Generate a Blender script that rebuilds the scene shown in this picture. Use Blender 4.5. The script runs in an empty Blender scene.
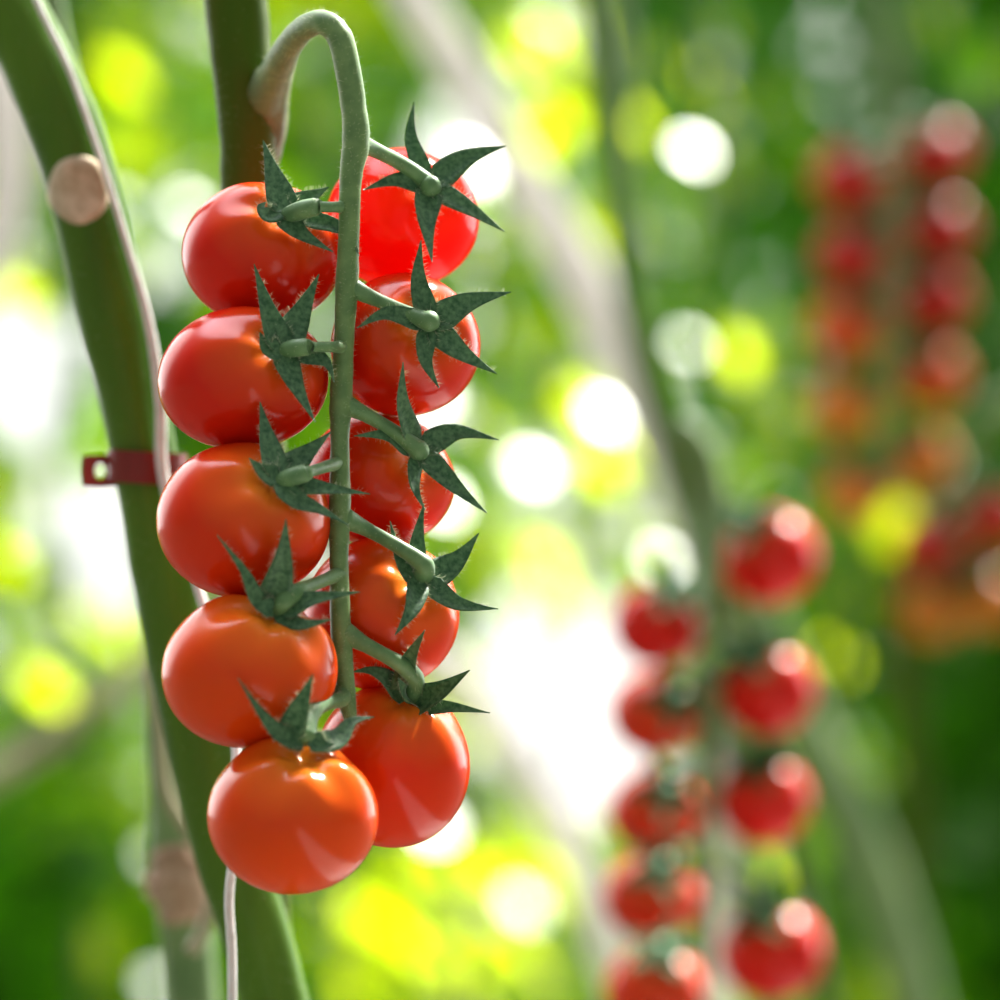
import bpy, math, random
from mathutils import Vector, Matrix, noise
R = random.Random(11)
scene = bpy.context.scene
COL = scene.collection
K = 0.000235          # metres per photograph pixel at 0.8 m from the lens
D0 = 0.8
CAMZ = 1.3
V = Vector

# ------------------------------------------------------------------ placing
def at(px, py, D):
    s = K * D / D0
    return V(((px - 500) * s, D - D0, CAMZ - (py - 500) * s))
def P(px, py, d=0.0):             # d: depth behind the 0.8 m plane in units of K
    return at(px, py, D0 + d * K)

SUN = V((0.42, 0.52, 0.745)).normalized()          # towards the sun
VIEW = V((0, -1, 0))
DARKN = (VIEW - SUN * VIEW.dot(SUN)).normalized()  # a leaf held edge-on to the sun
GLINT = (VIEW + SUN).normalized()

# ------------------------------------------------------------------ materials
def new_mat(name):
    m = bpy.data.materials.new(name); m.use_nodes = True
    nt = m.node_tree; nt.nodes.clear()
    out = nt.nodes.new('ShaderNodeOutputMaterial')
    return m, nt, out
def N(nt, kind, **kw):
    n = nt.nodes.new(kind)
    for k, v in kw.items():
        if k in n.inputs: n.inputs[k].default_value = v
        else: setattr(n, k, v)
    return n
def ramp(nt, stops):
    r = nt.nodes.new('ShaderNodeValToRGB')
    els = r.color_ramp.elements
    while len(els) < len(stops): els.new(0.5)
    for e, (p, c) in zip(els, stops):
        e.position = p; e.color = (*c, 1)
    return r

def fruit_mat(name, top, body, glow=0.2, trans=(0.9, 0.02, 0.004), rough=0.17):
    m, nt, out = new_mat(name)
    a = N(nt, 'ShaderNodeAttribute', attribute_name='ripeness')
    tc = N(nt, 'ShaderNodeTexCoord')
    nz = N(nt, 'ShaderNodeTexNoise', Scale=55.0, Detail=3.0)
    nt.links.new(tc.outputs['Object'], nz.inputs['Vector'])
    add = N(nt, 'ShaderNodeMath', operation='MULTIPLY_ADD')
    nt.links.new(nz.outputs['Fac'], add.inputs[0]); add.inputs[1].default_value = 0.16
    nt.links.new(a.outputs['Fac'], add.inputs[2])
    r = ramp(nt, [(0.13, top), (0.24, tuple((0.35 * t + 0.65 * b) for t, b in zip(top, body))), (0.42, body)])
    nt.links.new(add.outputs[0], r.inputs['Fac'])
    sp = N(nt, 'ShaderNodeTexVoronoi', Scale=900.0)
    nt.links.new(tc.outputs['Object'], sp.inputs['Vector'])
    b = N(nt, 'ShaderNodeBsdfPrincipled', Roughness=rough)
    b.inputs['IOR'].default_value = 1.31
    b.inputs['Subsurface Weight'].default_value = 0.25
    b.inputs['Subsurface Radius'].default_value = (1.0, 0.12, 0.04)
    b.inputs['Subsurface Scale'].default_value = 0.004
    b.inputs['Coat Weight'].default_value = 0.0
    b.inputs['Coat Roughness'].default_value = 0.12
    nt.links.new(r.outputs['Color'], b.inputs['Base Color'])
    bump = N(nt, 'ShaderNodeBump', Strength=0.05, Distance=0.0004)
    n2 = N(nt, 'ShaderNodeTexNoise', Scale=140.0, Detail=2.0)
    nt.links.new(tc.outputs['Object'], n2.inputs['Vector'])
    nt.links.new(n2.outputs['Fac'], bump.inputs['Height'])
    nt.links.new(bump.outputs['Normal'], b.inputs['Normal'])
    t = N(nt, 'ShaderNodeBsdfTranslucent'); t.inputs['Color'].default_value = (*trans, 1)
    mx = N(nt, 'ShaderNodeMixShader'); mx.inputs['Fac'].default_value = glow
    nt.links.new(b.outputs[0], mx.inputs[1]); nt.links.new(t.outputs[0], mx.inputs[2])
    nt.links.new(mx.outputs[0], out.inputs['Surface'])
    return m

def plant_mat(name, c1, c2, scale, rough=0.55, trans=None, tw=0.3, spec=0.4, sheen=0.0, stretch=(1, 1, 1)):
    m, nt, out = new_mat(name)
    tc = N(nt, 'ShaderNodeTexCoord')
    mp = N(nt, 'ShaderNodeMapping'); mp.inputs['Scale'].default_value = stretch
    nt.links.new(tc.outputs['Object'], mp.inputs['Vector'])
    nz = N(nt, 'ShaderNodeTexNoise', Scale=scale, Detail=4.0)
    nt.links.new(mp.outputs[0], nz.inputs['Vector'])
    r = ramp(nt, [(0.32, c1), (0.68, c2)])
    nt.links.new(nz.outputs['Fac'], r.inputs['Fac'])
    b = N(nt, 'ShaderNodeBsdfPrincipled', Roughness=rough)
    b.inputs['Specular IOR Level'].default_value = spec
    if sheen:
        b.inputs['Sheen Weight'].default_value = sheen
        b.inputs['Sheen Roughness'].default_value = 0.4
    nt.links.new(r.outputs['Color'], b.inputs['Base Color'])
    bump = N(nt, 'ShaderNodeBump', Strength=0.25, Distance=0.0005)
    nt.links.new(nz.outputs['Fac'], bump.inputs['Height'])
    nt.links.new(bump.outputs['Normal'], b.inputs['Normal'])
    last = b
    if trans:
        t = N(nt, 'ShaderNodeBsdfTranslucent'); t.inputs['Color'].default_value = (*trans, 1)
        mx = N(nt, 'ShaderNodeMixShader'); mx.inputs['Fac'].default_value = tw
        nt.links.new(b.outputs[0], mx.inputs[1]); nt.links.new(t.outputs[0], mx.inputs[2])
        last = mx
    nt.links.new(last.outputs[0], out.inputs['Surface'])
    return m

M = {}
M['truss'] = plant_mat('truss_green', (0.092, 0.182, 0.056), (0.160, 0.268, 0.088), 260, 0.5, sheen=0.12)
M['pedicel'] = plant_mat('pedicel_green', (0.080, 0.180, 0.062), (0.140, 0.265, 0.098), 260, 0.5, sheen=0.12)
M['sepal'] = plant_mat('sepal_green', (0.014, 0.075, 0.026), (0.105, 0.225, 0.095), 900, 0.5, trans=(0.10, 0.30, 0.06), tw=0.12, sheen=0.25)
M['sepal_shade'] = plant_mat('sepal_shaded_green', (0.010, 0.050, 0.016), (0.030, 0.090, 0.032), 420, 0.7, spec=0.08)  # darker copy of the sepal green for far trusses, shade put into the colour
M['hair'] = plant_mat('hair_pale', (0.48, 0.55, 0.36), (0.62, 0.68, 0.48), 100, 0.5, trans=(0.8, 0.85, 0.6), tw=0.5)
M['stem'] = plant_mat('stem_green', (0.045, 0.115, 0.008), (0.090, 0.195, 0.014), 60, 0.42, spec=0.2, trans=(0.1, 0.35, 0.02), tw=0.1, stretch=(1, 1, 0.15))
M['stem_brown'] = plant_mat('stem_olive', (0.034, 0.100, 0.004), (0.070, 0.100, 0.006), 60, 0.5, spec=0.12, stretch=(1, 1, 0.15))
M['stem_grey'] = plant_mat('stem_grey', (0.62, 0.60, 0.58), (0.76, 0.74, 0.71), 40, 0.7, trans=(0.80, 0.78, 0.75), tw=0.35, spec=0.2)
M['stem_dim'] = plant_mat('stem_dim_green', (0.10, 0.19, 0.06), (0.18, 0.28, 0.10), 40, 0.5)
M['stem_tan'] = plant_mat('stem_tan', (0.22, 0.22, 0.10), (0.36, 0.32, 0.20), 45, 0.5)
M['scar'] = plant_mat('leaf_scar', (0.40, 0.31, 0.19), (0.62, 0.52, 0.37), 260, 0.8)
M['node'] = plant_mat('node_bark', (0.30, 0.17, 0.10), (0.46, 0.34, 0.24), 120, 0.8)
M['clip'] = plant_mat('clip_plastic', (0.17, 0.018, 0.012), (0.24, 0.030, 0.020), 30, 0.35, trans=(0.7, 0.08, 0.05), tw=0.2)
M['twine'] = plant_mat('twine_white', (0.62, 0.62, 0.58), (0.78, 0.78, 0.76), 300, 0.6)
M['leaf_old'] = plant_mat('leaf_mature', (0.010, 0.055, 0.002), (0.028, 0.105, 0.003), 20, 0.6, trans=(0.07, 0.33, 0.003), tw=0.28, spec=0.04)
M['leaf'] = plant_mat('leaf_green', (0.025, 0.12, 0.003), (0.06, 0.19, 0.005), 20, 0.6, trans=(0.34, 0.72, 0.005), tw=0.42, spec=0.04)
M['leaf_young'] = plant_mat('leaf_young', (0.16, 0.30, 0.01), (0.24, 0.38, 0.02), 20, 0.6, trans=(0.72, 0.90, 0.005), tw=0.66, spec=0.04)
M['leaf_waxy'] = plant_mat('leaf_waxy', (0.05, 0.13, 0.04), (0.08, 0.18, 0.06), 20, 0.36, spec=0.5)
FOL = [M['leaf_old'], M['leaf'], M['leaf_young'], M['leaf_waxy']]

def peduncle_mat():
    m = M['truss'].copy(); m.name = 'truss_green_to_brown'; nt = m.node_tree
    b = next(n for n in nt.nodes if n.type == 'BSDF_PRINCIPLED')
    src = b.inputs['Base Color'].links[0].from_socket
    a = N(nt, 'ShaderNodeAttribute', attribute_name='ripeness')
    mx = N(nt, 'ShaderNodeMix', data_type='RGBA')
    nt.links.new(a.outputs['Fac'], mx.inputs[0]); nt.links.new(src, mx.inputs[6])
    mx.inputs[7].default_value = (0.095, 0.045, 0.006, 1)
    nt.links.new(mx.outputs[2], b.inputs['Base Color'])
    b.inputs['Sheen Weight'].default_value = 0.1
    return m
M['peduncle'] = peduncle_mat()

# ------------------------------------------------------------------ mesh helpers
class MB:
    def __init__(s): s.v = []; s.f = []; s.m = []; s.attr = None
    def add(s, vs, fs, mi=0):
        o = len(s.v); s.v.extend(vs); s.f.extend([tuple(i + o for i in f) for f in fs]); s.m.extend([mi] * len(fs))
    def build(s, name, mats, parent=None, smooth=True, base=None):
        """link as one mesh object; base: world point that becomes the object's origin"""
        me = bpy.data.meshes.new(name)
        o = parent_loc(parent) if base is None else base
        me.from_pydata([tuple(V(p) - o) for p in s.v], [], s.f)
        for mt in (mats if isinstance(mats, (list, tuple)) else [mats]): me.materials.append(mt)
        me.polygons.foreach_set('material_index', s.m)
        if smooth: me.polygons.foreach_set('use_smooth', [True] * len(s.f))
        if s.attr:
            a = me.attributes.new('ripeness', 'FLOAT', 'POINT'); a.data.foreach_set('value', s.attr)
        me.update()
        ob = bpy.data.objects.new(name, me); COL.objects.link(ob)
        if parent is not None:
            ob.parent = parent
            ob.location = o - parent_loc(parent)
        else: ob.location = o
        return ob
def parent_loc(p):
    r = V((0, 0, 0))
    while p is not None: r = r + p.location; p = p.parent
    return r
def thing(name, loc, label, cat, group=None):
    o = bpy.data.objects.new(name, None); o.empty_display_size = 0.01
    COL.objects.link(o); o.location = loc
    return tag(o, label, cat, group)
def tag(o, label, cat, group=None, kind=None):
    o['label'] = label; o['category'] = cat
    if group: o['group'] = group
    if kind: o['kind'] = kind
    return o

def spline(pts, n):
    """Catmull-Rom through tuples of any length; n samples per span"""
    out = []
    L = len(pts)
    for i in range(L - 1):
        p0 = pts[max(i - 1, 0)]; p1 = pts[i]; p2 = pts[i + 1]; p3 = pts[min(i + 2, L - 1)]
        for k in range(n):
            t = k / n
            out.append(tuple(0.5 * (2 * b + (c - a) * t + (2 * a - 5 * b + 4 * c - d) * t * t + (3 * b - a - 3 * c + d) * t ** 3)
                             for a, b, c, d in zip(p0, p1, p2, p3)))
    out.append(tuple(pts[-1]))
    return out
def tube(mb, path, sides=16, mi=0, wob=0.0, seed=0.0, ridge=0.0):
    """path: [(Vector, radius)] closed with rounded caps"""
    n = len(path)
    up = None; rings = []
    ext = []
    T0 = (path[1][0] - path[0][0]).normalized(); T1 = (path[-1][0] - path[-2][0]).normalized()
    r0, r1 = path[0][1], path[-1][1]
    ext = [(path[0][0] - T0 * r0 * 0.5, r0 * 0.55)] + list(path) + [(path[-1][0] + T1 * r1 * 0.5, r1 * 0.55)]
    vs = []; fs = []
    for i, (p, r) in enumerate(ext):
        a = ext[max(i - 1, 0)][0]; b = ext[min(i + 1, len(ext) - 1)][0]
        t = (b - a).normalized()
        if up is None:
            up = V((0, -1, 0)) if abs(t.y) < 0.9 else V((1, 0, 0))
        up = (up - t * up.dot(t)).normalized()
        sd = t.cross(up)
        for k in range(sides):
            an = 2 * math.pi * k / sides
            rr = r
            if ridge: rr *= 1 + ridge * math.cos(5 * an + seed)
            if wob:
                q = p / max(r, 1e-6) * 0.35
                rr *= 1 + wob * noise.noise(V((q.x + math.cos(an) + seed, q.y + math.sin(an), q.z)))
            vs.append(p + (up * math.cos(an) + sd * math.sin(an)) * rr)
    m = len(ext)
    for i in range(m - 1):
        for k in range(sides):
            k2 = (k + 1) % sides
            fs.append((i * sides + k, i * sides + k2, (i + 1) * sides + k2, (i + 1) * sides + k))
    fs.append(tuple(range(sides - 1, -1, -1))); fs.append(tuple((m - 1) * sides + k for k in range(sides)))
    mb.add(vs, fs, mi)
def tube_px(mb, pts, D=None, n=6, ground=False, **kw):
    """pts: (px, py, depth, radius px) at main-truss scale, or with D: (px, py, radius px) at D metres"""
    if D is None:
        q = [(P(a, b, c), r * K * (D0 + c * K) / D0) for a, b, c, r in spline(pts, n)]
    else:
        q = [(at(a, b, D), r * K * D / D0) for a, b, r in spline(pts, n)]
    tube(mb, q + ([(V((q[-1][0].x, q[-1][0].y, 0.0)), q[-1][1])] if ground else []), **kw)
    return q
def hair(mb, p, d, ln, r=0.000035, mi=0):
    d = d.normalized(); a = d.orthogonal().normalized(); b = d.cross(a)
    q = [p + a * r, p - a * r * 0.5 + b * r * 0.87, p - a * r * 0.5 - b * r * 0.87, p + d * ln]
    mb.add(q, [(0, 1, 3), (1, 2, 3), (2, 0, 3)], mi)
def hairs_on(mb, path, count, lo, hi, r=0.000035, mi=0):
    for _ in range(count):
        i = R.randrange(len(path) - 1); f = R.random()
        p = path[i][0].lerp(path[i + 1][0], f); rad = path[i][1]
        t = (path[i + 1][0] - path[i][0]).normalized()
        a = t.orthogonal().normalized(); b = t.cross(a); an = R.uniform(0, 6.283)
        d = a * math.cos(an) + b * math.sin(an)
        hair(mb, p + d * rad * 0.97, d + t * R.uniform(-.5, .5), R.uniform(lo, hi), r, mi)

# ------------------------------------------------------------------ tomatoes
def fruit_mesh(mb, centre, radii, axis, nu=56, nv=36, seed=0.0, lob=0.022, dim=0.17):
    q = V((0, 0, 1)).rotation_difference(axis)
    vs = []; at_ = []
    def rad(th, ph):
        r = 1 - dim * math.exp(-(th / 0.30) ** 2) - 0.02 * math.exp(-((math.pi - th) / 0.25) ** 2)
        r += lob * math.cos(5 * ph + seed) * math.exp(-((th - 0.55) / 0.42) ** 2)
        r += 0.012 * math.cos(2 * ph + seed * 2.1) * math.sin(th) + 0.008 * math.cos(3 * ph + seed * 3.7) * math.sin(th)
        return r
    for j in range(nv + 1):
        th = math.pi * j / nv
        for i in range(nu if 0 < j < nv else 1):
            ph = 2 * math.pi * i / nu
            u = V((math.sin(th) * math.cos(ph), math.sin(th) * math.sin(ph), math.cos(th))) * rad(th, ph)
            w = q @ u
            vs.append(centre + V((w.x * radii[0], w.y * radii[1], w.z * radii[2]))); at_.append(th / math.pi)
    fs = []
    def idx(j, i): return 0 if j == 0 else (1 + (nv - 1) * nu if j == nv else 1 + (j - 1) * nu + i % nu)
    for j in range(nv):
        for i in range(nu):
            if j == 0: fs.append((0, idx(1, i), idx(1, i + 1)))
            elif j == nv - 1: fs.append((idx(j, i), idx(nv, 0), idx(j, i + 1)))
            else: fs.append((idx(j, i), idx(j + 1, i), idx(j + 1, i + 1), idx(j, i + 1)))
    mb.add(vs, fs); mb.attr = (mb.attr or []) + at_

def sepal_mesh(pts, widths, axis, hairs=True, curl=0.35):
    """pts: world points base->tip; a pointed leaf folded along its midrib, with real thickness"""
    mb = MB()
    sp = [V(p) for p in spline([tuple(p) for p in pts], 6)]
    n = len(sp)
    W = [w[0] for w in spline([(w,) for w in widths], 8)]
    rows = []
    th = 0.00028
    cols = (-1, -0.55, 0, 0.55, 1)
    vs = []
    for i, p in enumerate(sp):
        t = (sp[min(i + 1, n - 1)] - sp[max(i - 1, 0)]).normalized()
        ax = (axis - t * axis.dot(t)); ax = ax.normalized() if ax.length > 1e-4 else V((0, -1, 0))
        sd = t.cross(ax).normalized()
        f = i / (n - 1)
        w = max(W[min(int(f * (len(W) - 1)), len(W) - 1)], 0.00012)
        for s in (1, -1):
            for c in cols:
                fold = curl * w * (abs(c) ** 1.5)
                tt = th * (1 - abs(c) * 0.8) * (1 - 0.7 * f)
                vs.append(p + sd * c * w + ax * (fold + s * tt))
    fs = []
    C = len(cols)
    for i in range(n - 1):
        a = i * 2 * C; b = (i + 1) * 2 * C
        for c in range(C - 1):
            fs.append((a + c, a + c + 1, b + c + 1, b + c))
            fs.append((a + C + c + 1, a + C + c, b + C + c, b + C + c + 1))
        fs.append((a, b, b + C, a + C)); fs.append((a + C - 1, a + 2 * C - 1, b + 2 * C - 1, b + C - 1))
    fs.append(tuple(list(range(C)) + [C + k for k in range(C - 1, -1, -1)]))
    e = (n - 1) * 2 * C
    fs.append(tuple([e + k for k in range(C - 1, -1, -1)] + [e + C + k for k in range(C)]))
    mb.add(vs, fs, 0)
    if hairs:
        for _ in range(90):
            i = R.randrange(int(n * 0.86)); s = R.choice((0, C - 1))
            p = vs[i * 2 * C + s].lerp(vs[(i + 1) * 2 * C + s], R.random())
            out = (vs[i * 2 * C + s] - sp[i]).normalized()
            t = (sp[i + 1] - sp[i]).normalized()
            hair(mb, p, out + t * R.uniform(-.2, .9) + axis * R.uniform(-.4, .6), R.uniform(0.0007, 0.0016), 0.00003, 1)
    return mb

# name, centre px, half width, half height, depth, calyx px, colour class, sepals, pedicel, label
#   sepal: list of px points base..tip, width px, optional lift list
TOM = [
 dict(c=(262, 254), r=(80, 72), d=20, k=(288, 214), m='deep',
      ped=[(352, 207, -62, 5.5), (335, 207, -70, 5.5), (318, 207, -76, 6), (316, 207, -77, 9), (302, 210, -72, 9.5), (287, 216, -52, 9)],
      sep=[([(284, 212), (274, 180), (263, 140)], 12), ([(292, 208), (310, 198), (329, 187)], 9),
           ([(283, 217), (300, 234), (333, 252)], 10), ([(300, 220), (330, 226), (349, 236), (359, 256)], 7.5), ([(280, 212), (268, 216), (261, 208), (266, 202)], 8)],
      label='glossy red tomato topmost in the left row, beside the bend of the truss stem'),
 dict(c=(243, 379), r=(86, 72), d=-42, k=(284, 350), m='deep',
      ped=[(348, 347, -66, 6), (330, 347, -90, 5.5), (311, 347, -108, 5.5), (308, 347, -110, 8.5), (296, 348, -108, 9), (282, 351, -98, 8)],
      sep=[([(281, 350), (268, 315), (254, 264)], 11), ([(284, 345), (300, 314), (319, 274)], 12),
           ([(282, 354), (295, 385), (315, 422)], 10), ([(290, 354), (316, 358), (328, 366), (334, 382)], 7.5), ([(279, 352), (266, 348), (260, 332)], 9)],
      label='glossy red tomato second from the top of the left row, under the topmost one'),
 dict(c=(243, 521), r=(87, 78), d=-88, k=(280, 479), m='mid',
      ped=[(344, 462, -72, 6.5), (325, 467, -110, 6), (309, 472, -140, 6), (306, 473, -143, 9), (292, 477, -145, 9.5), (278, 482, -138, 8)],
      sep=[([(277, 477), (267, 440), (260, 402)], 10), ([(282, 474), (305, 455), (331, 432)], 10.5),
           ([(278, 482), (295, 500), (320, 510), (348, 525)], 9), ([(288, 486), (325, 489), (370, 494)], 7.5), ([(276, 480), (262, 472), (249, 458)], 9)],
      label='red tomato third from the top of the left row, level with the red clip'),
 dict(c=(249, 671), r=(88, 78), d=-132, k=(280, 605), m='orange',
      ped=[(345, 573, -91, 7), (325, 580, -115, 6.5), (305, 588, -150, 7), (296, 592, -160, 9), (284, 601, -165, 10), (277, 610, -158, 9)],
      sep=[([(277, 612), (258, 600), (243, 570), (217, 535)], 7.5, -28), ([(272, 605), (282, 565), (286, 519)], 12, -24),
           ([(282, 612), (310, 600), (360, 592)], 9, 0), ([(278, 614), (300, 625), (333, 619)], 7.5, -12), ([(272, 610), (262, 606), (252, 598)], 8)],
      label='orange-red tomato fourth from the top of the left row, above the lowest one'),
 dict(c=(292, 816), r=(86, 78), d=-170, k=(309, 735), m='orange', 
      ped=[(345, 690, -95, 8), (342, 699, -108, 8), (328, 702, -135, 8), (316, 708, -160, 9), (307, 720, -185, 11), (305, 738, -200, 12)],
      sep=[([(300, 742), (280, 735), (260, 712), (238, 678)], 7.5, -30), ([(290, 735), (301, 705), (313, 674)], 10, -14),
           ([(308, 744), (336, 740), (352, 722), (374, 717)], 9, 60), ([(302, 743), (290, 744), (272, 738)], 7, 0), ([(310, 740), (322, 746), (335, 744)], 8, 10)],
      label='large orange-red tomato hanging lowest of all on the sharp truss'),
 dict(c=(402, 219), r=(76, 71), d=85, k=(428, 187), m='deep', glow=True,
      ped=[(356, 143, -52, 8), (375, 150, -30, 7), (405, 166, -2, 7), (424, 180, 4, 8), (430, 186, 2, 11), (433, 189, 10, 9)],
      sep=[([(425, 178), (411, 140), (414, 102)], 8), ([(434, 183), (466, 159), (506, 146)], 11),
           ([(434, 190), (470, 210), (505, 232)], 9), ([(428, 192), (426, 222), (432, 262)], 11), ([(424, 187), (395, 181), (363, 190)], 8.5)],
      label='bright glowing red tomato topmost in the right row, lit through from behind'),
 dict(c=(405, 345), r=(76, 71), d=15, k=(428, 325), m='deep',
      ped=[(352, 288, -56, 7), (375, 299, -60, 6.5), (405, 312, -66, 6.5), (422, 319, -72, 8), (429, 321, -72, 11), (431, 322, -62, 9)],
      sep=[([(427, 318), (418, 280), (421, 240)], 9), ([(433, 323), (467, 303), (511, 292)], 11.5),
           ([(433, 328), (460, 352), (497, 374)], 10.5), ([(427, 330), (425, 360), (439, 388)], 8), ([(424, 325), (387, 314), (357, 328)], 8)],
      label='deep red tomato second from the top of the right row, with pale rim light'),
 dict(c=(379, 480), r=(75, 68), d=45, k=(417, 451), m='deep',
      ped=[(346, 405, -60, 7), (368, 416, -58, 6.5), (395, 432, -52, 6.5), (412, 445, -48, 8), (418, 450, -46, 11), (420, 452, -36, 9)],
      sep=[([(415, 445), (402, 405), (403, 362)], 9, -45), ([(422, 449), (455, 433), (499, 440)], 10),
           ([(422, 455), (452, 485), (487, 513)], 10), ([(415, 457), (414, 486), (425, 510)], 6), ([(412, 452), (388, 436), (354, 436)], 8)],
      label='red tomato third from the top of the right row, mostly behind the truss stem'),
 dict(c=(381, 614), r=(79, 77), d=-5, k=(420, 575), m='mid',
      ped=[(344, 518, -84, 7.5), (368, 530, -70, 6.5), (397, 546, -80, 6.5), (418, 560, -80, 8), (424, 567, -77, 11), (422, 577, -63, 11)],
      sep=[([(415, 584), (399, 556), (390, 521)], 7), ([(416, 575), (417, 540), (424, 503)], 8),
           ([(426, 580), (455, 562), (479, 533)], 11.5), ([(424, 582), (455, 604), (498, 609)], 9.5), ([(417, 582), (411, 610), (395, 635)], 9)],
      label='red tomato fourth from the top of the right row, its sepals spread like a star'),
 dict(c=(392, 765), r=(77, 83), d=-18, dim=0.10, k=(408, 694), m='mid',
      ped=[(346, 634, -92, 8), (366, 645, -94, 7), (395, 661, -90, 7), (411, 673, -76, 8.5), (415, 682, -62, 10), (411, 696, -46, 11)],
      sep=[([(404, 700), (388, 680), (370, 671), (352, 672)], 8, -30), ([(402, 695), (409, 662), (425, 630)], 10, -58),
           ([(412, 706), (440, 692), (470, 670)], 12, -25), ([(410, 710), (450, 708), (490, 713)], 7, -25), ([(408, 700), (404, 692), (398, 678)], 9, -40)],
      label='orange-red tomato lowest in the right row, behind the lowest of all'),
]
FM = {'deep': fruit_mat('tomato_red', (0.80, 0.17, 0.015), (0.63, 0.016, 0.003), 0.10),
      'glow': fruit_mat('tomato_backlit_red', (0.80, 0.10, 0.012), (0.66, 0.010, 0.004), 0.45),  # extra translucency stands in for sun shining through this one fruit
      'mid': fruit_mat('tomato_warm_red', (0.85, 0.24, 0.02), (0.68, 0.034, 0.003), 0.10),
      'orange': fruit_mat('tomato_orange_red', (0.88, 0.27, 0.02), (0.73, 0.064, 0.004), 0.10)}

for ti, T in enumerate(TOM):
    s = K * (D0 + T['d'] * K) / D0
    c = P(*T['c'], T['d'])
    rx, rz = T['r'][0] * s, T['r'][1] * s
    ry = 0.5 * (rx + rz)
    ox = (T['k'][0] - T['c'][0]) / T['r'][0]; oz = -(T['k'][1] - T['c'][1]) / T['r'][1]
    m = math.hypot(ox, oz)
    if m > 0.88: ox *= 0.88 / m; oz *= 0.88 / m; m = 0.88
    axis = V((ox, -math.sqrt(1 - m * m), oz)).normalized()
    root = thing('tomato', c - V((0, 0, rz)), T['label'], 'tomato', 'tomatoes on the sharp truss')
    fb = MB(); fruit_mesh(fb, c, (rx, ry, rz), axis, seed=ti * 1.7, dim=T.get('dim', 0.17), lob=0.036 if T['m'] == 'orange' else 0.026)
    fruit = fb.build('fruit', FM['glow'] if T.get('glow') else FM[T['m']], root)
    pm = MB()
    q = tube_px(pm, [(a, b, c, r * (1.12 if T['c'][0] > 300 and r < 9 else 1.0)) for a, b, c, r in [(min(T['ped'][0][0], 341) if T['c'][0] < 300 else T['ped'][0][0], *T['ped'][0][1:3], T['ped'][0][3] * (1.5 if T['c'][0] > 300 else 1.15))] + T['ped'][1:]], sides=16, wob=0.05, seed=ti)
    hairs_on(pm, q, 110, 0.0005, 0.0011, 0.00003, 1)
    pm.build('pedicel', [M['pedicel'], M['hair']], root)
    dk = T['ped'][-1][2]                      # depth of the calyx
    nx, ny, nz = axis; ny = min(ny, -0.6)
    for sp_ in T['sep']:
        pts, w = sp_[0], sp_[1]
        fwd = sp_[2] if len(sp_) > 2 else None
        ws = []
        x0, y0 = pts[0]
        n = len(pts)
        for i, (x, y) in enumerate(pts):
            dx, dz = x - T['k'][0], -(y - T['k'][1])
            L = math.hypot(dx, dz)
            yy = -(nx * dx + nz * dz) / ny
            lift = 3 + 0.16 * L
            yy = max(-45, min(45, yy)) - lift / max(0.6, -ny) 
            if fwd is not None: yy = (fwd - 4) * (i / (n - 1)) ** 0.8 / 0.8 - 5
            ws.append(P(x, y, dk + yy * 0.8))
        wd = [0.62, 1.0, 0.9, 0.68, 0.42, 0.18, 0.03]
        sm = sepal_mesh(ws, [w * 1.3 * K * k for k in wd], (axis + VIEW * (1.3 if T['c'][1] > 660 else 0.4)).normalized(), curl=R.uniform(0.2, 0.5))
        sm.build('sepal', [M['sepal'], M['hair']], root)

# ------------------------------------------------------------------ the sharp truss stem
tr = thing('tomato_truss', P(345, 690, -82), 'hairy green truss stem arching over and down between the two sharp rows of tomatoes', 'truss')
mb = MB()
q = tube_px(mb, [(252, 240, 222, 12), (257, 170, 216, 20), (262, 126, 206, 25), (267, 97, 184, 22), (277, 70, 125, 16.5), (288, 47, 60, 13.5), (303, 29, 0, 12.5), (322, 22, -35, 12.5), (339, 36, -45, 13), (348, 70, -50, 13),
                 (354, 110, -52, 13), (356, 142, -54, 14), (351, 175, -56, 11.5), (349, 230, -58, 10.5), (347, 285, -58, 11.5), (344, 340, -60, 10), (341, 400, -62, 11.5),
                 (340, 440, -72, 9.5), (340, 510, -84, 11), (339, 560, -90, 9.5), (341, 630, -94, 10.5), (344, 665, -95, 9.5), (347, 700, -96, 9), (351, 722, -96, 6)], n=7, sides=22, wob=0.06)
L_ = len(mb.v) // 22
mb.attr = [max(0.0, min(1.0, 1.25 - (i // 22) / 24)) for i in range(len(mb.v))]
mb.build('stalk', M['peduncle'], tr)
hb = MB(); hairs_on(hb, q, 2600, 0.0006, 0.0014, 0.000028)
o = hb.build('fine_hairs', M['hair'], tr); o['kind'] = 'stuff'

# ------------------------------------------------------------------ near plant stems
st = thing('tomato_vine', P(280, 1090, 230), 'thick green tomato stem slanting down the left side, with a round pale scar', 'vine')
mb = MB()
LS = [(-40, -80, 330, 34), (-1, -10, 330, 35), (36, 60, 330, 36), (66, 130, 330, 37), (87, 200, 330, 37), (106, 280, 330, 36), (127, 370, 330, 34), (143, 450, 330, 33),
      (158, 530, 330, 33), (173, 610, 330, 34), (189, 690, 330, 35), (207, 770, 330, 34), (228, 850, 330, 34), (252, 920, 330, 34), (272, 990, 330, 33), (298, 1090, 330, 33)]
q = tube_px(mb, LS, n=8, ground=True, sides=28, wob=0.05, ridge=0.03)
mb.build('stalk', M['stem'], st)
hb = MB(); hairs_on(hb, q, 1500, 0.0008, 0.002, 0.00004)
o = hb.build('fine_hairs', M['hair'], st); o['kind'] = 'stuff'
sc = MB()          # scar left by a leaf: a raised rounded disc on the near side
ss = K * (D0 + 330 * K) / D0
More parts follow.
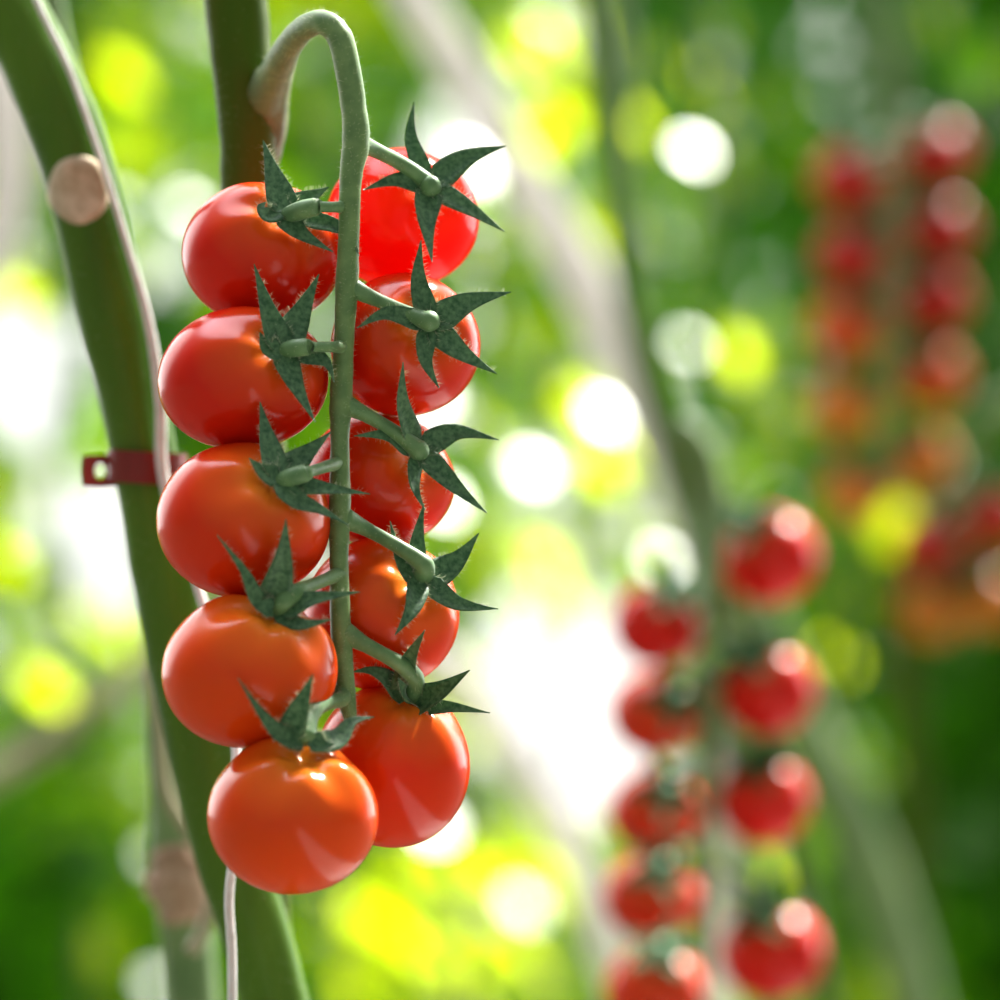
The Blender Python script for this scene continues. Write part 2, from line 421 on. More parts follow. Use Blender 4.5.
def on_stem(u, w, h):        # u, w: px from the scar's middle; h: px above the stem's skin
    ax_x = 84 + 0.28 * w
    x = 78 + u - ax_x
    rr_ = 42
    return at(500 + (78 + u - 500), 190 + w, D0 + (330 - (math.sqrt(max(rr_ * rr_ - x * x, 30)) + h)  ) * K)
vs = [on_stem(0, 0, 2)]; fs = []
for j, (rr, hh) in enumerate(((0.3, 2.2), (0.6, 3), (0.85, 3.6), (1.0, 2.2), (1.08, -2), (1.1, -8))):
    for k in range(28):
        a = 2 * math.pi * k / 28
        w = 1 + 0.03 * math.sin(2 * a + 1) + 0.02 * math.sin(5 * a)
        vs.append(on_stem(math.cos(a) * rr * w * 28, math.sin(a) * rr * w * 34, hh))
for k in range(28): fs.append((0, 1 + k, 1 + (k + 1) % 28))
for j in range(5):
    for k in range(28):
        a, b = 1 + j * 28 + k, 1 + j * 28 + (k + 1) % 28
        fs.append((a, a + 28, b + 28, b))
sc.add(vs, fs); o = sc.build('leaf_scar', M['scar'], st); o['label'] = 'round pale brown leaf scar'

st = thing('tomato_vine', P(262, 300, 480), 'upright dark olive stem carrying the sharp truss, running up out of frame at the top', 'vine')
mb = MB()
q = tube_px(mb, [(232, -90, 200, 33), (236, 0, 200, 32), (243, 80, 200, 30), (248, 130, 200, 29), (248, 200, 205, 27), (252, 320, 215, 27), (262, 520, 235, 27), (264, 760, 380, 24),
                 (266, 860, 420, 22), (278, 1090, 450, 22)], n=8, ground=True, sides=26, wob=0.05)
mb.build('stalk', M['stem_brown'], st)
hb = MB(); hairs_on(hb, q, 700, 0.0008, 0.002, 0.00004)
o = hb.build('fine_hairs', M['hair'], st); o['kind'] = 'stuff'

st = thing('tomato_vine', at(188, 1090, 1.02), 'pale tan stem with a knobbly joint at the bottom left, behind the thick green one', 'vine')
mb = MB()
tube_px(mb, [(30, -120, 12), (62, 60, 12), (100, 200, 12), (132, 370, 12), (148, 520, 12), (156, 640, 12), (161, 740, 16), (172, 810, 24), (180, 870, 32), (186, 930, 27), (192, 1010, 26), (196, 1100, 26)], D=1.02, n=7, ground=True, sides=22, wob=0.1)
mb.build('stalk', M['stem_dim'], st)
mb = MB()
tube_px(mb, [(176, 850, 27), (181, 872, 34), (184, 892, 34), (186, 915, 27)], D=1.018, n=6, sides=20, wob=0.25)
mb.build('joint', M['node'], st)
mb = MB()
tube_px(mb, [(146, 640, 5), (158, 720, 6), (166, 790, 6), (190, 835, 6), (214, 880, 6), (206, 925, 7), (192, 950, 8)], D=0.99, n=7, sides=12)
o = mb.build('side_shoot', M['stem_tan'], st)

tw = MB()
tube_px(tw, [(0, -90, 285, 3.4), (36, 0, 285, 3.4), (69, 70, 285, 3.4), (101, 160, 288, 3.5), (127, 245, 290, 3.8), (148, 320, 290, 5), (160, 400, 285, 6), (164, 480, 285, 6), (196, 580, 250, 5), (234, 720, 180, 5),
             (234, 840, 120, 4.6), (229, 900, 115, 4.6), (232, 960, 115, 4.6), (232, 1090, 115, 4.6)], n=8, ground=True, sides=10)
o = tw.build('support_twine', M['twine'], None, base=P(232, 1090, 115))
tag(o, 'white support twine running along the thick stem and hanging free below the tomatoes', 'twine')

# clip: a strap bent round the stem with a two-holed hinge tab
cl = thing('stem_clip', P(130, 470, 285), 'red-brown plastic clip fastened round the thick stem beside the third left tomato', 'clip')
def strap(mb, pts, h, th, rings=True):
    vs = []; fs = []
    n = len(pts)
    for i, p in enumerate(pts):
        t = (pts[min(i + 1, n - 1)] - pts[max(i - 1, 0)]).normalized()
        nrm = t.cross(V((0, 0, 1))).normalized()
        for a, b in ((1, 1), (-1, 1), (-1, -1), (1, -1)):
            vs.append(p + V((0, 0, 1)) * a * h + nrm * b * th)
    for i in range(n - 1):
        for k in range(4):
            k2 = (k + 1) % 4
            fs.append((i * 4 + k, i * 4 + k2, i * 4 + 4 + k2, i * 4 + 4 + k))
    fs.append((0, 1, 2, 3)); fs.append((n * 4 - 1, n * 4 - 2, n * 4 - 3, n * 4 - 4))
    mb.add(vs, fs)
sx = K * (D0 + 330 * K) / D0
ctr = P(147, 468, 330)
mb = MB()
pts = []
for a in range(-200, 21, 10):
    an = math.radians(a)
    pts.append(ctr + V((math.cos(an) * 39 * sx, math.sin(an) * 39 * sx, -0.0006 * math.cos(an))))
strap(mb, pts, 16 * sx, 1.6 * sx)
pts2 = [ctr + V((math.cos(math.radians(a)) * 39 * sx, math.sin(math.radians(a)) * 39 * sx, 0)) for a in range(20, 161, 10)]
strap(mb, pts2, 13 * sx, 1.4 * sx)
mb.build('strap', M['clip'], cl, smooth=False)
mb = MB()
# hinge tab: plate with one round hole
c0 = P(100, 471, 322); hw, hh, th = 17 * sx, 16 * sx, 2 * sx
vs = []; fs = []
Nn = 24
for yy in (-th, th):
    for k in range(Nn):
        a = 2 * math.pi * k / Nn
        vs.append(c0 + V((math.cos(a) * 5.5 * sx, yy, math.sin(a) * 8 * sx)))
    for k in range(Nn):
        a = 2 * math.pi * k / Nn
        ca, sa = math.cos(a), math.sin(a)
        f = 1 / max(abs(ca), abs(sa)) ; f = f * 0.75 + 0.25 * 1.15
        vs.append(c0 + V((ca * f * hw, yy, sa * f * hh)))
for k in range(Nn):
    k2 = (k + 1) % Nn
    fs += [(k, k2, Nn + k2, Nn + k), (3 * Nn + k, 3 * Nn + k2, 2 * Nn + k2, 2 * Nn + k), (k, 2 * Nn + k, 2 * Nn + k2, k2), (Nn + k, Nn + k2, 3 * Nn + k2, 3 * Nn + k)]
mb.add(vs, fs); mb.build('hinge_tab', M['clip'], cl, smooth=False)

# ------------------------------------------------------------------ trusses behind
def far_tomato(px, py, r, D, cal, mat, label, group, rach=None, squash=0.94, rf=1.0):
    s = K * D / D0
    c = at(px, py, D)
    R_ = r * s * rf
    ax = V(((cal[0] - px) / r, -0.55, -(cal[1] - py) / r)).normalized()
    root = thing('tomato', c - V((0, 0, R_)), label, 'tomato', group)
    fb = MB(); fruit_mesh(fb, c, (R_, R_, R_ * squash), ax, nu=36, nv=24, seed=px * .1)
    fb.build('fruit', mat, root)
    kp = c + ax * R_ * 0.88
    sd = ax.orthogonal().normalized(); s2 = ax.cross(sd)
    for j in range(5):
        a = j * 1.2566 + px * .3
        d = sd * math.cos(a) + s2 * math.sin(a)
        pts = [kp - ax * R_ * 0.02, kp + d * R_ * 0.42 + ax * R_ * 0.12, kp + d * R_ * 0.95 + ax * R_ * (0.16 + 0.12 * math.sin(a * 2))]
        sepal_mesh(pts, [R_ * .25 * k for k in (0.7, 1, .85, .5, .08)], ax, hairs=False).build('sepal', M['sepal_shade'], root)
    if rach is not None:
        e = at(*rach)
        pm = MB()
        mid = kp.lerp(e, 0.5) + ax * R_ * 0.25
        tube(pm, [(V(p[:3]), p[3]) for p in spline([(*kp, R_ * .13), (*(kp + ax * R_ * .25), R_ * .11), (*mid, R_ * .075), (*e, R_ * .08)], 5)], sides=10)
        pm.build('pedicel', M['pedicel'], root)
    return root
G1 = 'tomatoes on the nearer blurred truss'
DB = 1.4
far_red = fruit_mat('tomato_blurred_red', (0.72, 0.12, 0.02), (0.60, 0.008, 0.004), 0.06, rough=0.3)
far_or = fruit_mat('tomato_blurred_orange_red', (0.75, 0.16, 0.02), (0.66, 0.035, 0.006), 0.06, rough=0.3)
B1 = [(770, 557, 50, 1.42, (748, 522), far_red, (712, 515, 1.41), 'red blurred tomato topmost in the right row of the nearer blurred truss'),
      (767, 690, 49, 1.40, (753, 654), far_red, (712, 615, 1.39), 'red blurred tomato second in the right row of the nearer blurred truss'),
      (763, 800, 48, 1.40, (757, 765), far_red, (710, 735, 1.39), 'red blurred tomato third in the right row of the nearer blurred truss'),
      (772, 952, 53, 1.38, (762, 912), far_red, (708, 860, 1.37), 'red blurred tomato at the bottom of the right row of the nearer blurred truss'),
      (657, 625, 46, 1.42, (668, 594), far_red, (706, 570, 1.41), 'red blurred tomato topmost in the left row of the nearer blurred truss'),
      (655, 713, 46, 1.37, (666, 702), far_or, (706, 660, 1.39), 'orange-red blurred tomato second in the left row of the nearer blurred truss'),
      (655, 812, 47, 1.34, (662, 795), far_or, (706, 760, 1.38), 'orange-red blurred tomato third in the left row of the nearer blurred truss'),
      (652, 895, 49, 1.31, (657, 872), far_or, (705, 835, 1.37), 'orange-red blurred tomato fourth in the left row of the nearer blurred truss'),
      (655, 990, 50, 1.28, (660, 948), far_or, (703, 910, 1.36), 'orange-red blurred tomato cut by the bottom edge on the nearer blurred truss')]
for (px, py, r, D, cal, mt, ra, lb) in B1: far_tomato(px, py, r, D, cal, mt, lb, G1, ra)
tr = thing('tomato_truss', at(703, 1060, 1.36), 'blurred green truss stem between the two rows of the nearer blurred truss', 'truss')
mb = MB(); tube_px(mb, [(684, 425, 12), (706, 455, 12), (714, 500, 12), (712, 570, 12), (709, 680, 11), (706, 800, 10), (704, 920, 9), (702, 1060, 8)], D=1.395, n=6, sides=16, wob=.05)
mb.build('stalk', M['stem_dim'], tr)

DC = 2.25
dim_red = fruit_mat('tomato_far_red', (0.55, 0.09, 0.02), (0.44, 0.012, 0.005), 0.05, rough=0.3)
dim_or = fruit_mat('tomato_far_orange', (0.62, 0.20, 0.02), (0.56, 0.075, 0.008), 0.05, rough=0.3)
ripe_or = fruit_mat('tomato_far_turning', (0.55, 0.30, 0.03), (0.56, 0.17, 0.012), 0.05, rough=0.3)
G2 = 'tomatoes on the farther blurred truss'
B2 = [(935, 155, 36, (925, 125), dim_red, 'dark red blurred tomato topmost in the right row of the farther truss'),
      (937, 230, 36, (925, 200), dim_red, 'dark red blurred tomato second in the right row of the farther truss'),
      (934, 300, 36, (923, 272), dim_red, 'dark red blurred tomato third in the right row of the farther truss'),
      (930, 377, 36, (920, 350), dim_or, 'orange-red blurred tomato fourth in the right row of the farther truss'),
      (918, 458, 36, (912, 430), ripe_or, 'orange blurred tomato fifth in the right row of the farther truss'),
      (848, 180, 36, (862, 150), dim_red, 'dark red blurred tomato topmost in the left row of the farther truss'),
      (850, 255, 35, (864, 228), dim_red, 'dark red blurred tomato second in the left row of the farther truss'),
      (846, 328, 36, (860, 300), dim_or, 'orange-red blurred tomato third in the left row of the farther truss'),
      (845, 408, 35, (858, 380), ripe_or, 'orange blurred tomato fourth in the left row of the farther truss'),
      (855, 492, 33, (866, 466), ripe_or, 'orange blurred tomato fifth in the left row of the farther truss')]
for i, (px, py, r, cal, mt, lb) in enumerate(B2): far_tomato(px, py, r, DC + (.05 if px > 890 else 0), cal, mt, lb, G2, (892, cal[1] - 8, DC + .02))
tr = thing('tomato_truss', at(890, 480, DC), 'blurred green truss stem between the two rows of the farther truss at the top right', 'truss')
mb = MB(); tube_px(mb, [(850, -80, 10), (880, 0, 10), (893, 70, 10), (893, 150, 9), (892, 280, 9), (890, 400, 8), (888, 500, 6)], D=DC + .03, n=6, sides=14, wob=.05)
mb.build('stalk', M['stem_dim'], tr)
G3 = 'tomatoes on the truss at the right edge'
B3 = [(930, 545, 34, (940, 518), dim_red, 'dim red blurred tomato upper left on the truss at the right edge'),
      (992, 515, 34, (980, 490), dim_red, 'dim red blurred tomato cut by the right edge'),
      (932, 610, 33, (942, 585), ripe_or, 'dim orange blurred tomato lower left on the truss at the right edge'),
      (990, 600, 33, (978, 575), ripe_or, 'dim orange blurred tomato lower right on the truss at the right edge')]
for (px, py, r, cal, mt, lb) in B3: far_tomato(px, py, r, 2.5, cal, mt, lb, G3, (961, cal[1] - 8, 2.52))
tr = thing('tomato_truss', at(961, 640, 2.5), 'blurred green truss stem of the truss at the right edge', 'truss')
mb = MB(); tube_px(mb, [(1080, 400, 9), (1000, 405, 9), (968, 445, 9), (963, 510, 9), (961, 580, 8), (960, 650, 6)], D=2.53, n=6, sides=12)
mb.build('stalk', M['stem_dim'], tr)

# ------------------------------------------------------------------ stems crossing behind
def lone_stem(pts, D, mat, label, name='tomato_vine', ground=True):
    b = at(pts[-1][0], pts[-1][1], D)
    mb = MB()
    s_ = K * D / D0
    q = [(at(a, b_, D), r * s_) for a, b_, r in spline(pts, 7)]
    e = q[-1][0]
    if ground:          # bend over gently and run down to the ground
        tn = (e - q[-3][0]).normalized(); c1 = e + tn * 0.35; c2 = V((c1.x, c1.y, 0.0))
        for k in range(1, 11):
            f = k / 10
            q.append((e * (1 - f) ** 2 + c1 * 2 * f * (1 - f) + c2 * f * f, q[-1][1]))
    tube(mb, q, sides=18, wob=0.08, seed=pts[0][0])
    o = mb.build(name, M[mat], None, base=b)
    return tag(o, label, 'vine')
lone_stem([(300, -200, 20), (392, -40, 20), (448, 50, 21), (505, 150, 22), (550, 220, 24), (600, 310, 27), (642, 400, 28), (678, 490, 26), (700, 580, 20), (710, 680, 14), (714, 850, 14), (716, 1100, 14)],
          2.15, 'stem_grey', 'long pale grey blurred stem slanting from the top centre down to the nearer blurred truss')
lone_stem([(700, 440, 20), (740, 560, 22), (780, 670, 24), (822, 760, 26), (865, 850, 26), (900, 950, 26), (940, 1100, 26)],
          2.35, 'stem_dim', 'wide grey-green blurred stem slanting down right of the nearer blurred truss')
lone_stem([(570, -200, 10), (585, -40, 10), (600, 60, 10), (612, 160, 10), (625, 270, 11), (650, 370, 11), (690, 470, 11), (720, 560, 11)],
          1.47, 'stem', 'thin dark green blurred stem at the top, right of the long pale grey one')
lone_stem([(615, -200, 12), (616, 0, 12), (620, 120, 12), (622, 240, 12), (640, 360, 12), (668, 460, 12)],
          2.0, 'stem_dim', 'straight grey-green blurred stem hanging at the top between two slanting stems')
lone_stem([(300, 560, 18), (380, 610, 18), (470, 690, 18), (520, 760, 18), (570, 850, 18), (610, 950, 18), (650, 1100, 18)],
          2.1, 'stem_grey', 'grey blurred stem emerging behind the lowest right tomato and slanting down')
lone_stem([(240, 600, 14), (150, 660, 14), (80, 715, 14), (0, 770, 14), (-120, 830, 14), (-200, 900, 14)],
          2.0, 'stem_tan', 'thin tan blurred stem crossing low at the left edge')
lone_stem([(-60, -60, 26), (-8, 60, 26), (6, 140, 25), (2, 220, 22), (-30, 320, 20), (-90, 440, 18)],
          1.9, 'stem_grey', 'pale grey blurred stem at the upper left edge behind the thick green one')
lone_stem([(900, 560, 18), (905, 700, 18), (915, 850, 18), (925, 1100, 18)],
          2.7, 'stem_brown', 'dark blurred stem low at the right side under the edge truss')

# ------------------------------------------------------------------ foliage of the rows behind
GRID = ["DLMMMLDDDD",
        "PLMMPLMMDD",
        "PPMMPLMDDD",
        "WPMMLMMLDD",
        "PPMMLBPMDD",
        "MWMMLBPDMD",
        "BLMMPWWMDD",
        "MBMMPWWMMD",
        "DMMLBBLLDD",
        "DMMLBBPLMD"]
def cell(px, py):
    x = min(9, max(0, int((px + R.uniform(-28, 28)) // 100))); y = min(9, max(0, int((py + R.uniform(-28, 28)) // 100)))
    return GRID[y][x]
# leaflets that catch the light: (px, py, kind, size px)
SPOTS = [(125, 75, 'Y', 30), (150, 12, 'y', 26), (92, 45, 'y', 20), (472, 40, 'y', 24), (522, 52, 'Y', 26), (548, 42, 'Y', 28), (562, 118, 'Y', 28), (530, 148, 'Y', 32),
         (637, 121, 'Y', 28), (708, 88, 'Y', 26), (733, 163, 'y', 26), (783, 100, 'd', 20), (585, 238, 'Y', 24), (585, 215, 'y', 20), (715, 218, 'd', 20), (733, 350, 'Y', 30), (785, 340, 'd', 24),
         (736, 483, 'Y', 26), (838, 657, 'Y', 24), (580, 405, 'Y', 28), (625, 450, 'Y', 26), (570, 600, 'Y', 30), (510, 420, 'y', 28), (255, 975, 'Y', 30), (105, 955, 'd', 26),
         (695, 151, 'G', 26), (607, 415, 'G', 30), (533, 468, 'G', 30), (665, 562, 'G', 26), (548, 20, 'G', 24), (478, 165, 'G', 40), (12, 245, 'G', 34), (190, 208, 'G', 26), (122, 205, 'G', 26),
         (70, 660, 'g', 28), (85, 700, 'y', 34), (435, 825, 'g', 36), (525, 905, 'G', 32), (160, 985, 'G', 26), (155, 858, 'g', 22), (690, 345, 'g', 24), (945, 460, 'g', 26), (845, 830, 'g', 24),
         (430, 395, 'G', 34), (440, 500, 'G', 34), (470, 250, 'G', 26), (8, 560, 'Y', 30), (0, 620, 'g', 30), (760, 870, 'Y', 30), (745, 930, 'y', 30), (940, 20, 'd', 22), (725, 30, 'd', 18), (600, 470, 'Y', 30),
         (395, 880, 'Y', 30), (450, 930, 'Y', 32), (375, 965, 'y', 30), (480, 870, 'Y', 30), (545, 845, 'Y', 28), (420, 1000, 'Y', 30), (500, 985, 'y', 30), (560, 900, 'y', 30),
         (65, 735, 'Y', 28), (125, 690, 'y', 30), (30, 470, 'y', 30), (20, 300, 'Y', 26), (120, 640, 'Y', 26), (850, 600, 'd', 22), (790, 430, 'd', 22), (660, 60, 'd', 22), (560, 330, 'd', 26), (500, 330, 'y', 26), (480, 420, 'Y', 26), (545, 560, 'Y', 28), (465, 580, 'y', 30), (700, 900, 'y', 26), (870, 990, 'd', 26), (250, 40, 'y', 26), (300, 110, 'y', 26), (420, 905, 'Y', 40), (465, 965, 'Y', 40), (370, 920, 'Y', 36), (520, 950, 'Y', 40), (440, 860, 'Y', 36), (555, 880, 'Y', 36), (400, 940, 'Y', 38), (350, 985, 'Y', 34), (90, 620, 'Y', 34), (50, 690, 'Y', 34), (165, 130, 'd', 26)]
HOLES = [(26, 368, 62), (80, 515, 46), (515, 720, 40), (590, 625, 36), (650, 760, 20), (115, 590, 26), (548, 705, 58), (600, 640, 30), (585, 775, 40), (425, 405, 40), (445, 150, 30), (160, 270, 30), (320, 330, 30), (620, 700, 30)]

PL = []       # background plants: (px of stem, D, label)
rowA = [(-180, 3.3), (60, 3.4), (330, 3.25), (470, 3.45), (700, 3.3), (860, 3.4), (1010, 3.3), (1200, 3.35)]
rowB = [(-250, 4.6), (-30, 4.7), (180, 4.6), (400, 4.75), (560, 4.6), (760, 4.7), (950, 4.6), (1120, 4.7), (1290, 4.6)]
lab = {-180: 'blurred tomato plant of the nearer row just beyond the left edge',
       60: 'blurred tomato plant of the nearer row behind the thick green stem at the left',
       330: 'blurred tomato plant of the nearer row directly behind the sharp truss',
       470: 'blurred lime-lit tomato plant of the nearer row just right of the sharp truss',
       700: 'blurred tomato plant of the nearer row behind the nearer blurred truss',
       860: 'dark green blurred tomato plant of the nearer row behind the farther truss',
       1010: 'dark green blurred tomato plant of the nearer row at the right edge',
       1200: 'blurred tomato plant of the nearer row beyond the right edge',
       -250: 'blurred tomato plant of the rear row outermost at the left',
       -30: 'blurred tomato plant of the rear row at the left edge beside white gaps',
       180: 'blurred tomato plant of the rear row behind the left row of sharp tomatoes',
       400: 'blurred tomato plant of the rear row behind the right row of sharp tomatoes',
       560: 'blurred sunlit tomato plant of the rear row beside the large white gap',
       760: 'blurred tomato plant of the rear row seen between the two blurred trusses',
       950: 'dark blurred tomato plant of the rear row behind the edge truss',
       1120: 'dark blurred tomato plant of the rear row just past the right edge',
       1290: 'blurred tomato plant of the rear row outermost at the right'}
for px, D in rowA + rowB:
    PL.append(dict(px=px, D=D, x=at(px, 500, D).x, mb=MB(), lab=lab[px]))
def plant_for(p):
    D = p.y + D0
    c = [q for q in PL if (q['D'] < 4.0) == (D < 4.0)]
    return min(c, key=lambda q: abs(q['x'] - p.x))

LEAF_OUT = [(0, .10), (.14, .62), (.30, .92), (.48, 1.0), (.66, .80), (.82, .50), (1.0, .04)]
def leaflet(mb, base, along, nrm, L, mi, wr=0.34, droop=0.12, fold=0.18):
    along = along.normalized(); nrm = (nrm - along * nrm.dot(along)).normalized()
    sd = along.cross(nrm)
    vs = []; fs = []
    for i, (t, w) in enumerate(LEAF_OUT):
        c = base + along * L * t - nrm * droop * L * t * t
        w2 = w * L * wr * (1 + (0.16 if i % 2 else -0.1))
        vs += [c - sd * w2 + nrm * fold * w2, c, c + sd * w2 + nrm * fold * w2]
    for i in range(len(LEAF_OUT) - 1):
        a = i * 3
        fs += [(a, a + 1, a + 4, a + 3), (a + 1, a + 2, a + 5, a + 4)]
    mb.add(vs, fs, mi)
def rnd_dir():
    while True:
        v = V((R.uniform(-1, 1), R.uniform(-1, 1), R.uniform(-1, 1)))
        if 0.1 < v.length < 1: return v.normalized()
def rot(v, ax, a): return Matrix.Rotation(a, 3, ax) @ v

CAM = V((0, -D0, CAMZ))
guard = []          # (point, radius, direction list): keep these rays free of filler leaves
def ray_clear(p, rad):
    for (g, gr, kind) in guard:
        ex = rad * (0.55 if kind == 'hole' else 1.15)
        d = (g - CAM); Ld = d.length; d = d / Ld
        t = (p - CAM).dot(d)
        if 0 < t < (Ld - 0.03 if kind != 'hole' else 1e9):
            if (p - CAM - d * t).length < gr * (t / Ld) + ex: return False
        if kind != 'hole':
            t = (p - g).dot(SUN)
            if t > 0.03 and (p - g - SUN * t).length < gr + ex: return False
    return True
spot_pts = []
for (px, py, kd, sz) in SPOTS:
    D = R.uniform(3.6, 4.4)
    p = at(px, py, D)
    spot_pts.append((p, kd, sz * K * D / D0))
    guard.append((p, 0.8 * sz * K * D / D0, kd))
guard.append((at(891, 526, 3.1), 0.03, 'Y'))
for (px, py, rad) in HOLES:
    guard.append((at(px, py, 4.0), (0.72 if px > 100 else 1.0) * rad * K * 4.0 / D0, 'hole'))

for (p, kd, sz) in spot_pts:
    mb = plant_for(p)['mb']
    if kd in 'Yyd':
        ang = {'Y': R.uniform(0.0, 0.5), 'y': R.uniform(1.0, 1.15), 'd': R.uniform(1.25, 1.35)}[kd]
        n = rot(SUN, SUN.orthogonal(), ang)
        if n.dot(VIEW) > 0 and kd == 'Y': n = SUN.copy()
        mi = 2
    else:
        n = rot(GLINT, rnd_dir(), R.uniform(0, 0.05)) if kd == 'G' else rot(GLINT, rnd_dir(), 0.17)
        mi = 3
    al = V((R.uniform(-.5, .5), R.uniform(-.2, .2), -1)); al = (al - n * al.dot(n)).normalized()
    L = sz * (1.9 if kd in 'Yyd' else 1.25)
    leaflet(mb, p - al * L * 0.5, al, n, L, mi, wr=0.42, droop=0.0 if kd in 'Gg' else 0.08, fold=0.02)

def sprig(px, py, D, kind):
    c = at(px, py, D)
    L = R.uniform(0.055, 0.085)
    if not ray_clear(c, L * 0.7): return
    mb = plant_for(c)['mb']
    if kind == 'D': a = R.gauss(0, 0.16); spin = R.gauss(0, 0.6); mi = 0 if R.random() < .94 else 1
    elif kind == 'M': a = R.gauss(0.06, 0.13); spin = R.gauss(0, 0.6); mi = R.choice((0, 1, 1, 1, 2))
    elif kind == 'B': a = R.uniform(0.35, 1.0); spin = R.gauss(0, .6); mi = R.choice((1, 2, 2))
    elif kind in 'L': a = R.uniform(0.08, 0.5) * R.choice((1, 1, -1)); spin = R.gauss(0, .6); mi = R.choice((1, 1, 2))
    else: a = R.uniform(0.0, 0.6) * R.choice((1, -1)); spin = R.gauss(0, .7); mi = R.choice((0, 1, 2))
    n0 = rot(DARKN, SUN, spin)
    ax = n0.cross(SUN).normalized()
    n0 = rot(n0, ax, a)
    al = V((R.uniform(-1, 1), 0, R.uniform(-1.0, 0.3))); al = (al - n0 * al.dot(n0)).normalized()
    sd = al.cross(n0)
    for (u, w, l) in ((0, 0, 1.0), (-.25, .30, .75), (-.25, -.30, .75)):
        n = rot(n0, rnd_dir(), R.gauss(0, 0.10))
        d = al * 0.8 + sd * w * 2.2
        leaflet(mb, c + al * u * L + sd * w * L * 0.5, d, n, L * l, mi)
for D_lo, D_hi, count in ((3.0, 3.7, 4000), (4.3, 5.2, 5250), (5.8, 7.4, 12500)):
    for _ in range(count):
        px, py = (R.uniform(-450, 1450) if R.random() < .8 else R.choice((R.uniform(1450, 2300), R.uniform(-1000, -450)))), R.uniform(-350, 1300)
        k = cell(px, py)
        keep = {'D': 1, 'M': .9, 'L': .75, 'P': .62, 'W': .12, 'B': .8}[k]
        if R.random() > keep: continue
        sprig(px, py, R.uniform(D_lo, D_hi), k)
# the plants themselves: stem + foliage
for q in PL:
    b = at(q['px'], 500, q['D']); base = V((b.x, b.y, 0.0))
    root = thing('tomato_plant', base, q['lab'], 'plant', 'tomato plants in the rows behind')
    mb = MB()
    pts = [(b.x + R.uniform(-.03, .03), b.y + R.uniform(-.03, .03), z, 0.008) for z in (0.0, .4, .8, 1.2, 1.6, 2.0, 2.5)]
    tube(mb, [(V(p[:3]), p[3]) for p in spline(pts, 5)], sides=10, wob=.05)
    mb.build('stalk', M['stem_dim'], root)
    q['mb'].build('foliage', FOL, root, base=base)
    if q['px'] == 860:      # one young leaf catching the sun beside the edge truss
        yl = MB()
        p0, p1 = at(898, 500, 3.1), at(884, 552, 3.1)
        leaflet(yl, p0, p1 - p0, SUN.copy(), 0.052, 0, wr=0.40)
        s0 = V((b.x, b.y, p0.z + 0.10))
        tube(yl, [(V(p[:3]), p[3]) for p in spline([(*s0, .002), (*(s0.lerp(p0, .6) + V((0, 0, .03))), .0015), (*p0, .001)], 5)], sides=8)
        yl.build('leaf', [M['leaf_young']], root, base=p0)['label'] = 'bright yellow-lime leaf catching the sun'
# ------------------------------------------------------------------ ground
mb = MB()
mb.add([V((-12, -4, 0)), V((12, -4, 0)), V((12, 14, 0)), V((-12, 14, 0))], [(0, 1, 2, 3)])
fm = plant_mat('ground_cover', (0.045, 0.042, 0.03), (0.075, 0.07, 0.05), 3, 0.9)
fl = mb.build('floor', fm, None, smooth=False, base=V((0, 0, 0)))
fl['kind'] = 'structure'; fl['label'] = 'grey-brown trodden ground of the greenhouse'; fl['category'] = 'floor'

mb = MB()
mb.add([V((0.42, -4, 0.004)), V((1.0, -4, 0.004)), V((1.0, 14, 0.004)), V((0.42, 14, 0.004)), V((0.42, -4, 0.0)), V((1.0, -4, 0.0)), V((1.0, 14, 0.0)), V((0.42, 14, 0.0))],
       [(0, 1, 2, 3), (0, 4, 5, 1), (1, 5, 6, 2), (2, 6, 7, 3), (3, 7, 4, 0)])
pa = mb.build('path', plant_mat('reflector_strip', (0.40, 0.38, 0.36), (0.50, 0.48, 0.46), 3, 0.8), None, smooth=False, base=V((0, 0, 0)))  # unseen pale strip, added as a reflector for the lower sides of the fruit
pa['kind'] = 'structure'; pa['label'] = 'pale ground strip out of view, added to reflect light onto the tomatoes'; pa['category'] = 'path'

# ------------------------------------------------------------------ light
w = bpy.data.worlds.new('greenhouse_sky'); scene.world = w; w.use_nodes = True
nt = w.node_tree; nt.nodes.clear()
out = nt.nodes.new('ShaderNodeOutputWorld'); bg = nt.nodes.new('ShaderNodeBackground')
tc = nt.nodes.new('ShaderNodeTexCoord')
def lobe(d, lo, hi, col):
    """smooth bright patch of sky around direction d"""
    vm = N(nt, 'ShaderNodeVectorMath', operation='DOT_PRODUCT'); vm.inputs[1].default_value = V(d).normalized()
    nt.links.new(tc.outputs['Generated'], vm.inputs[0])
    mr = N(nt, 'ShaderNodeMapRange', interpolation_type='SMOOTHSTEP')
    mr.inputs['From Min'].default_value = lo; mr.inputs['From Max'].default_value = hi
    nt.links.new(vm.outputs['Value'], mr.inputs['Value'])
    sc_ = N(nt, 'ShaderNodeVectorMath', operation='SCALE'); sc_.inputs[0].default_value = col
    nt.links.new(mr.outputs[0], sc_.inputs['Scale'])
    return sc_
acc = None
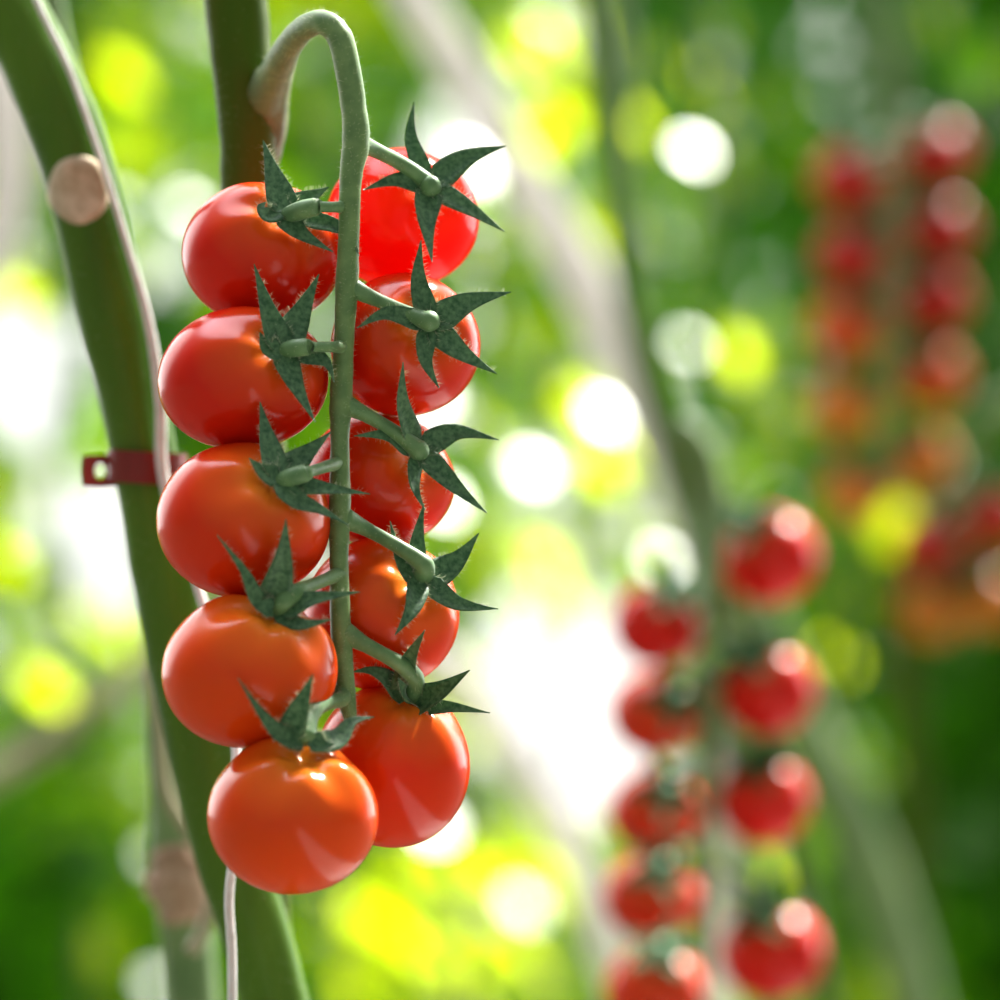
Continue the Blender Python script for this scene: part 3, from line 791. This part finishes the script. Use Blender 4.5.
for d, lo, hi, col in [((0, 1, 0.25), -0.1, 0.9, (1.5, 1.5, 1.45)),          # hazy sunlit glass behind the rows
                       ((-0.18, 0.30, 0.93), 0.89, 0.965, (8.0, 7.6, 8.8)),        # bright overhead patch added for the fruit highlights
                       ((0, -1, 0.35), -0.4, 0.9, (0.33, 0.33, 0.34)),        # the house behind the camera
                       ((0.60, 0.79, 0.10), 0.85, 0.97, (6.2, 6.2, 6.2)),    # bright patch added to whiten the right rims of the fruit
                       ((-0.62, 0.72, 0.32), 0.86, 0.97, (4.2, 4.2, 4.2)),   # bright patch added to whiten the left rims of the fruit
                       ]:
    n_ = lobe(d, lo, hi, col)
    if acc is None: acc = n_
    else:
        ad = N(nt, 'ShaderNodeVectorMath', operation='ADD')
        nt.links.new(acc.outputs[0], ad.inputs[0]); nt.links.new(n_.outputs[0], ad.inputs[1]); acc = ad
ad = N(nt, 'ShaderNodeVectorMath', operation='ADD'); ad.inputs[1].default_value = (0.10, 0.11, 0.09)
nt.links.new(acc.outputs[0], ad.inputs[0])
nt.links.new(ad.outputs[0], bg.inputs['Color']); bg.inputs['Strength'].default_value = 1.0
nt.links.new(bg.outputs[0], out.inputs['Surface'])

sl = bpy.data.lights.new('sun', 'SUN'); sl.energy = 18.0; sl.angle = math.radians(6); sl.color = (1, 0.96, 0.88)
so = bpy.data.objects.new('sun', sl); COL.objects.link(so)
so.rotation_euler = SUN.to_track_quat('Z', 'Y').to_euler(); so.location = (2, 3, 5)

# ------------------------------------------------------------------ camera
cd = bpy.data.cameras.new('camera'); co = bpy.data.objects.new('camera', cd); COL.objects.link(co)
co.location = CAM; co.rotation_euler = (math.pi / 2, 0, 0)
cd.sensor_width = 36; cd.lens = 36 * D0 / (1000 * K)
cd.clip_start = 0.05; cd.clip_end = 200
cd.dof.use_dof = True; cd.dof.focus_distance = D0 - 65 * K
cd.dof.aperture_fstop = cd.lens / 1000 / (82 * K)
scene.camera = co
scene.view_settings.view_transform = 'Standard'; scene.view_settings.look = 'None'
scene.view_settings.gamma = 1; scene.view_settings.exposure = 0; scene.view_settings.use_curve_mapping = False
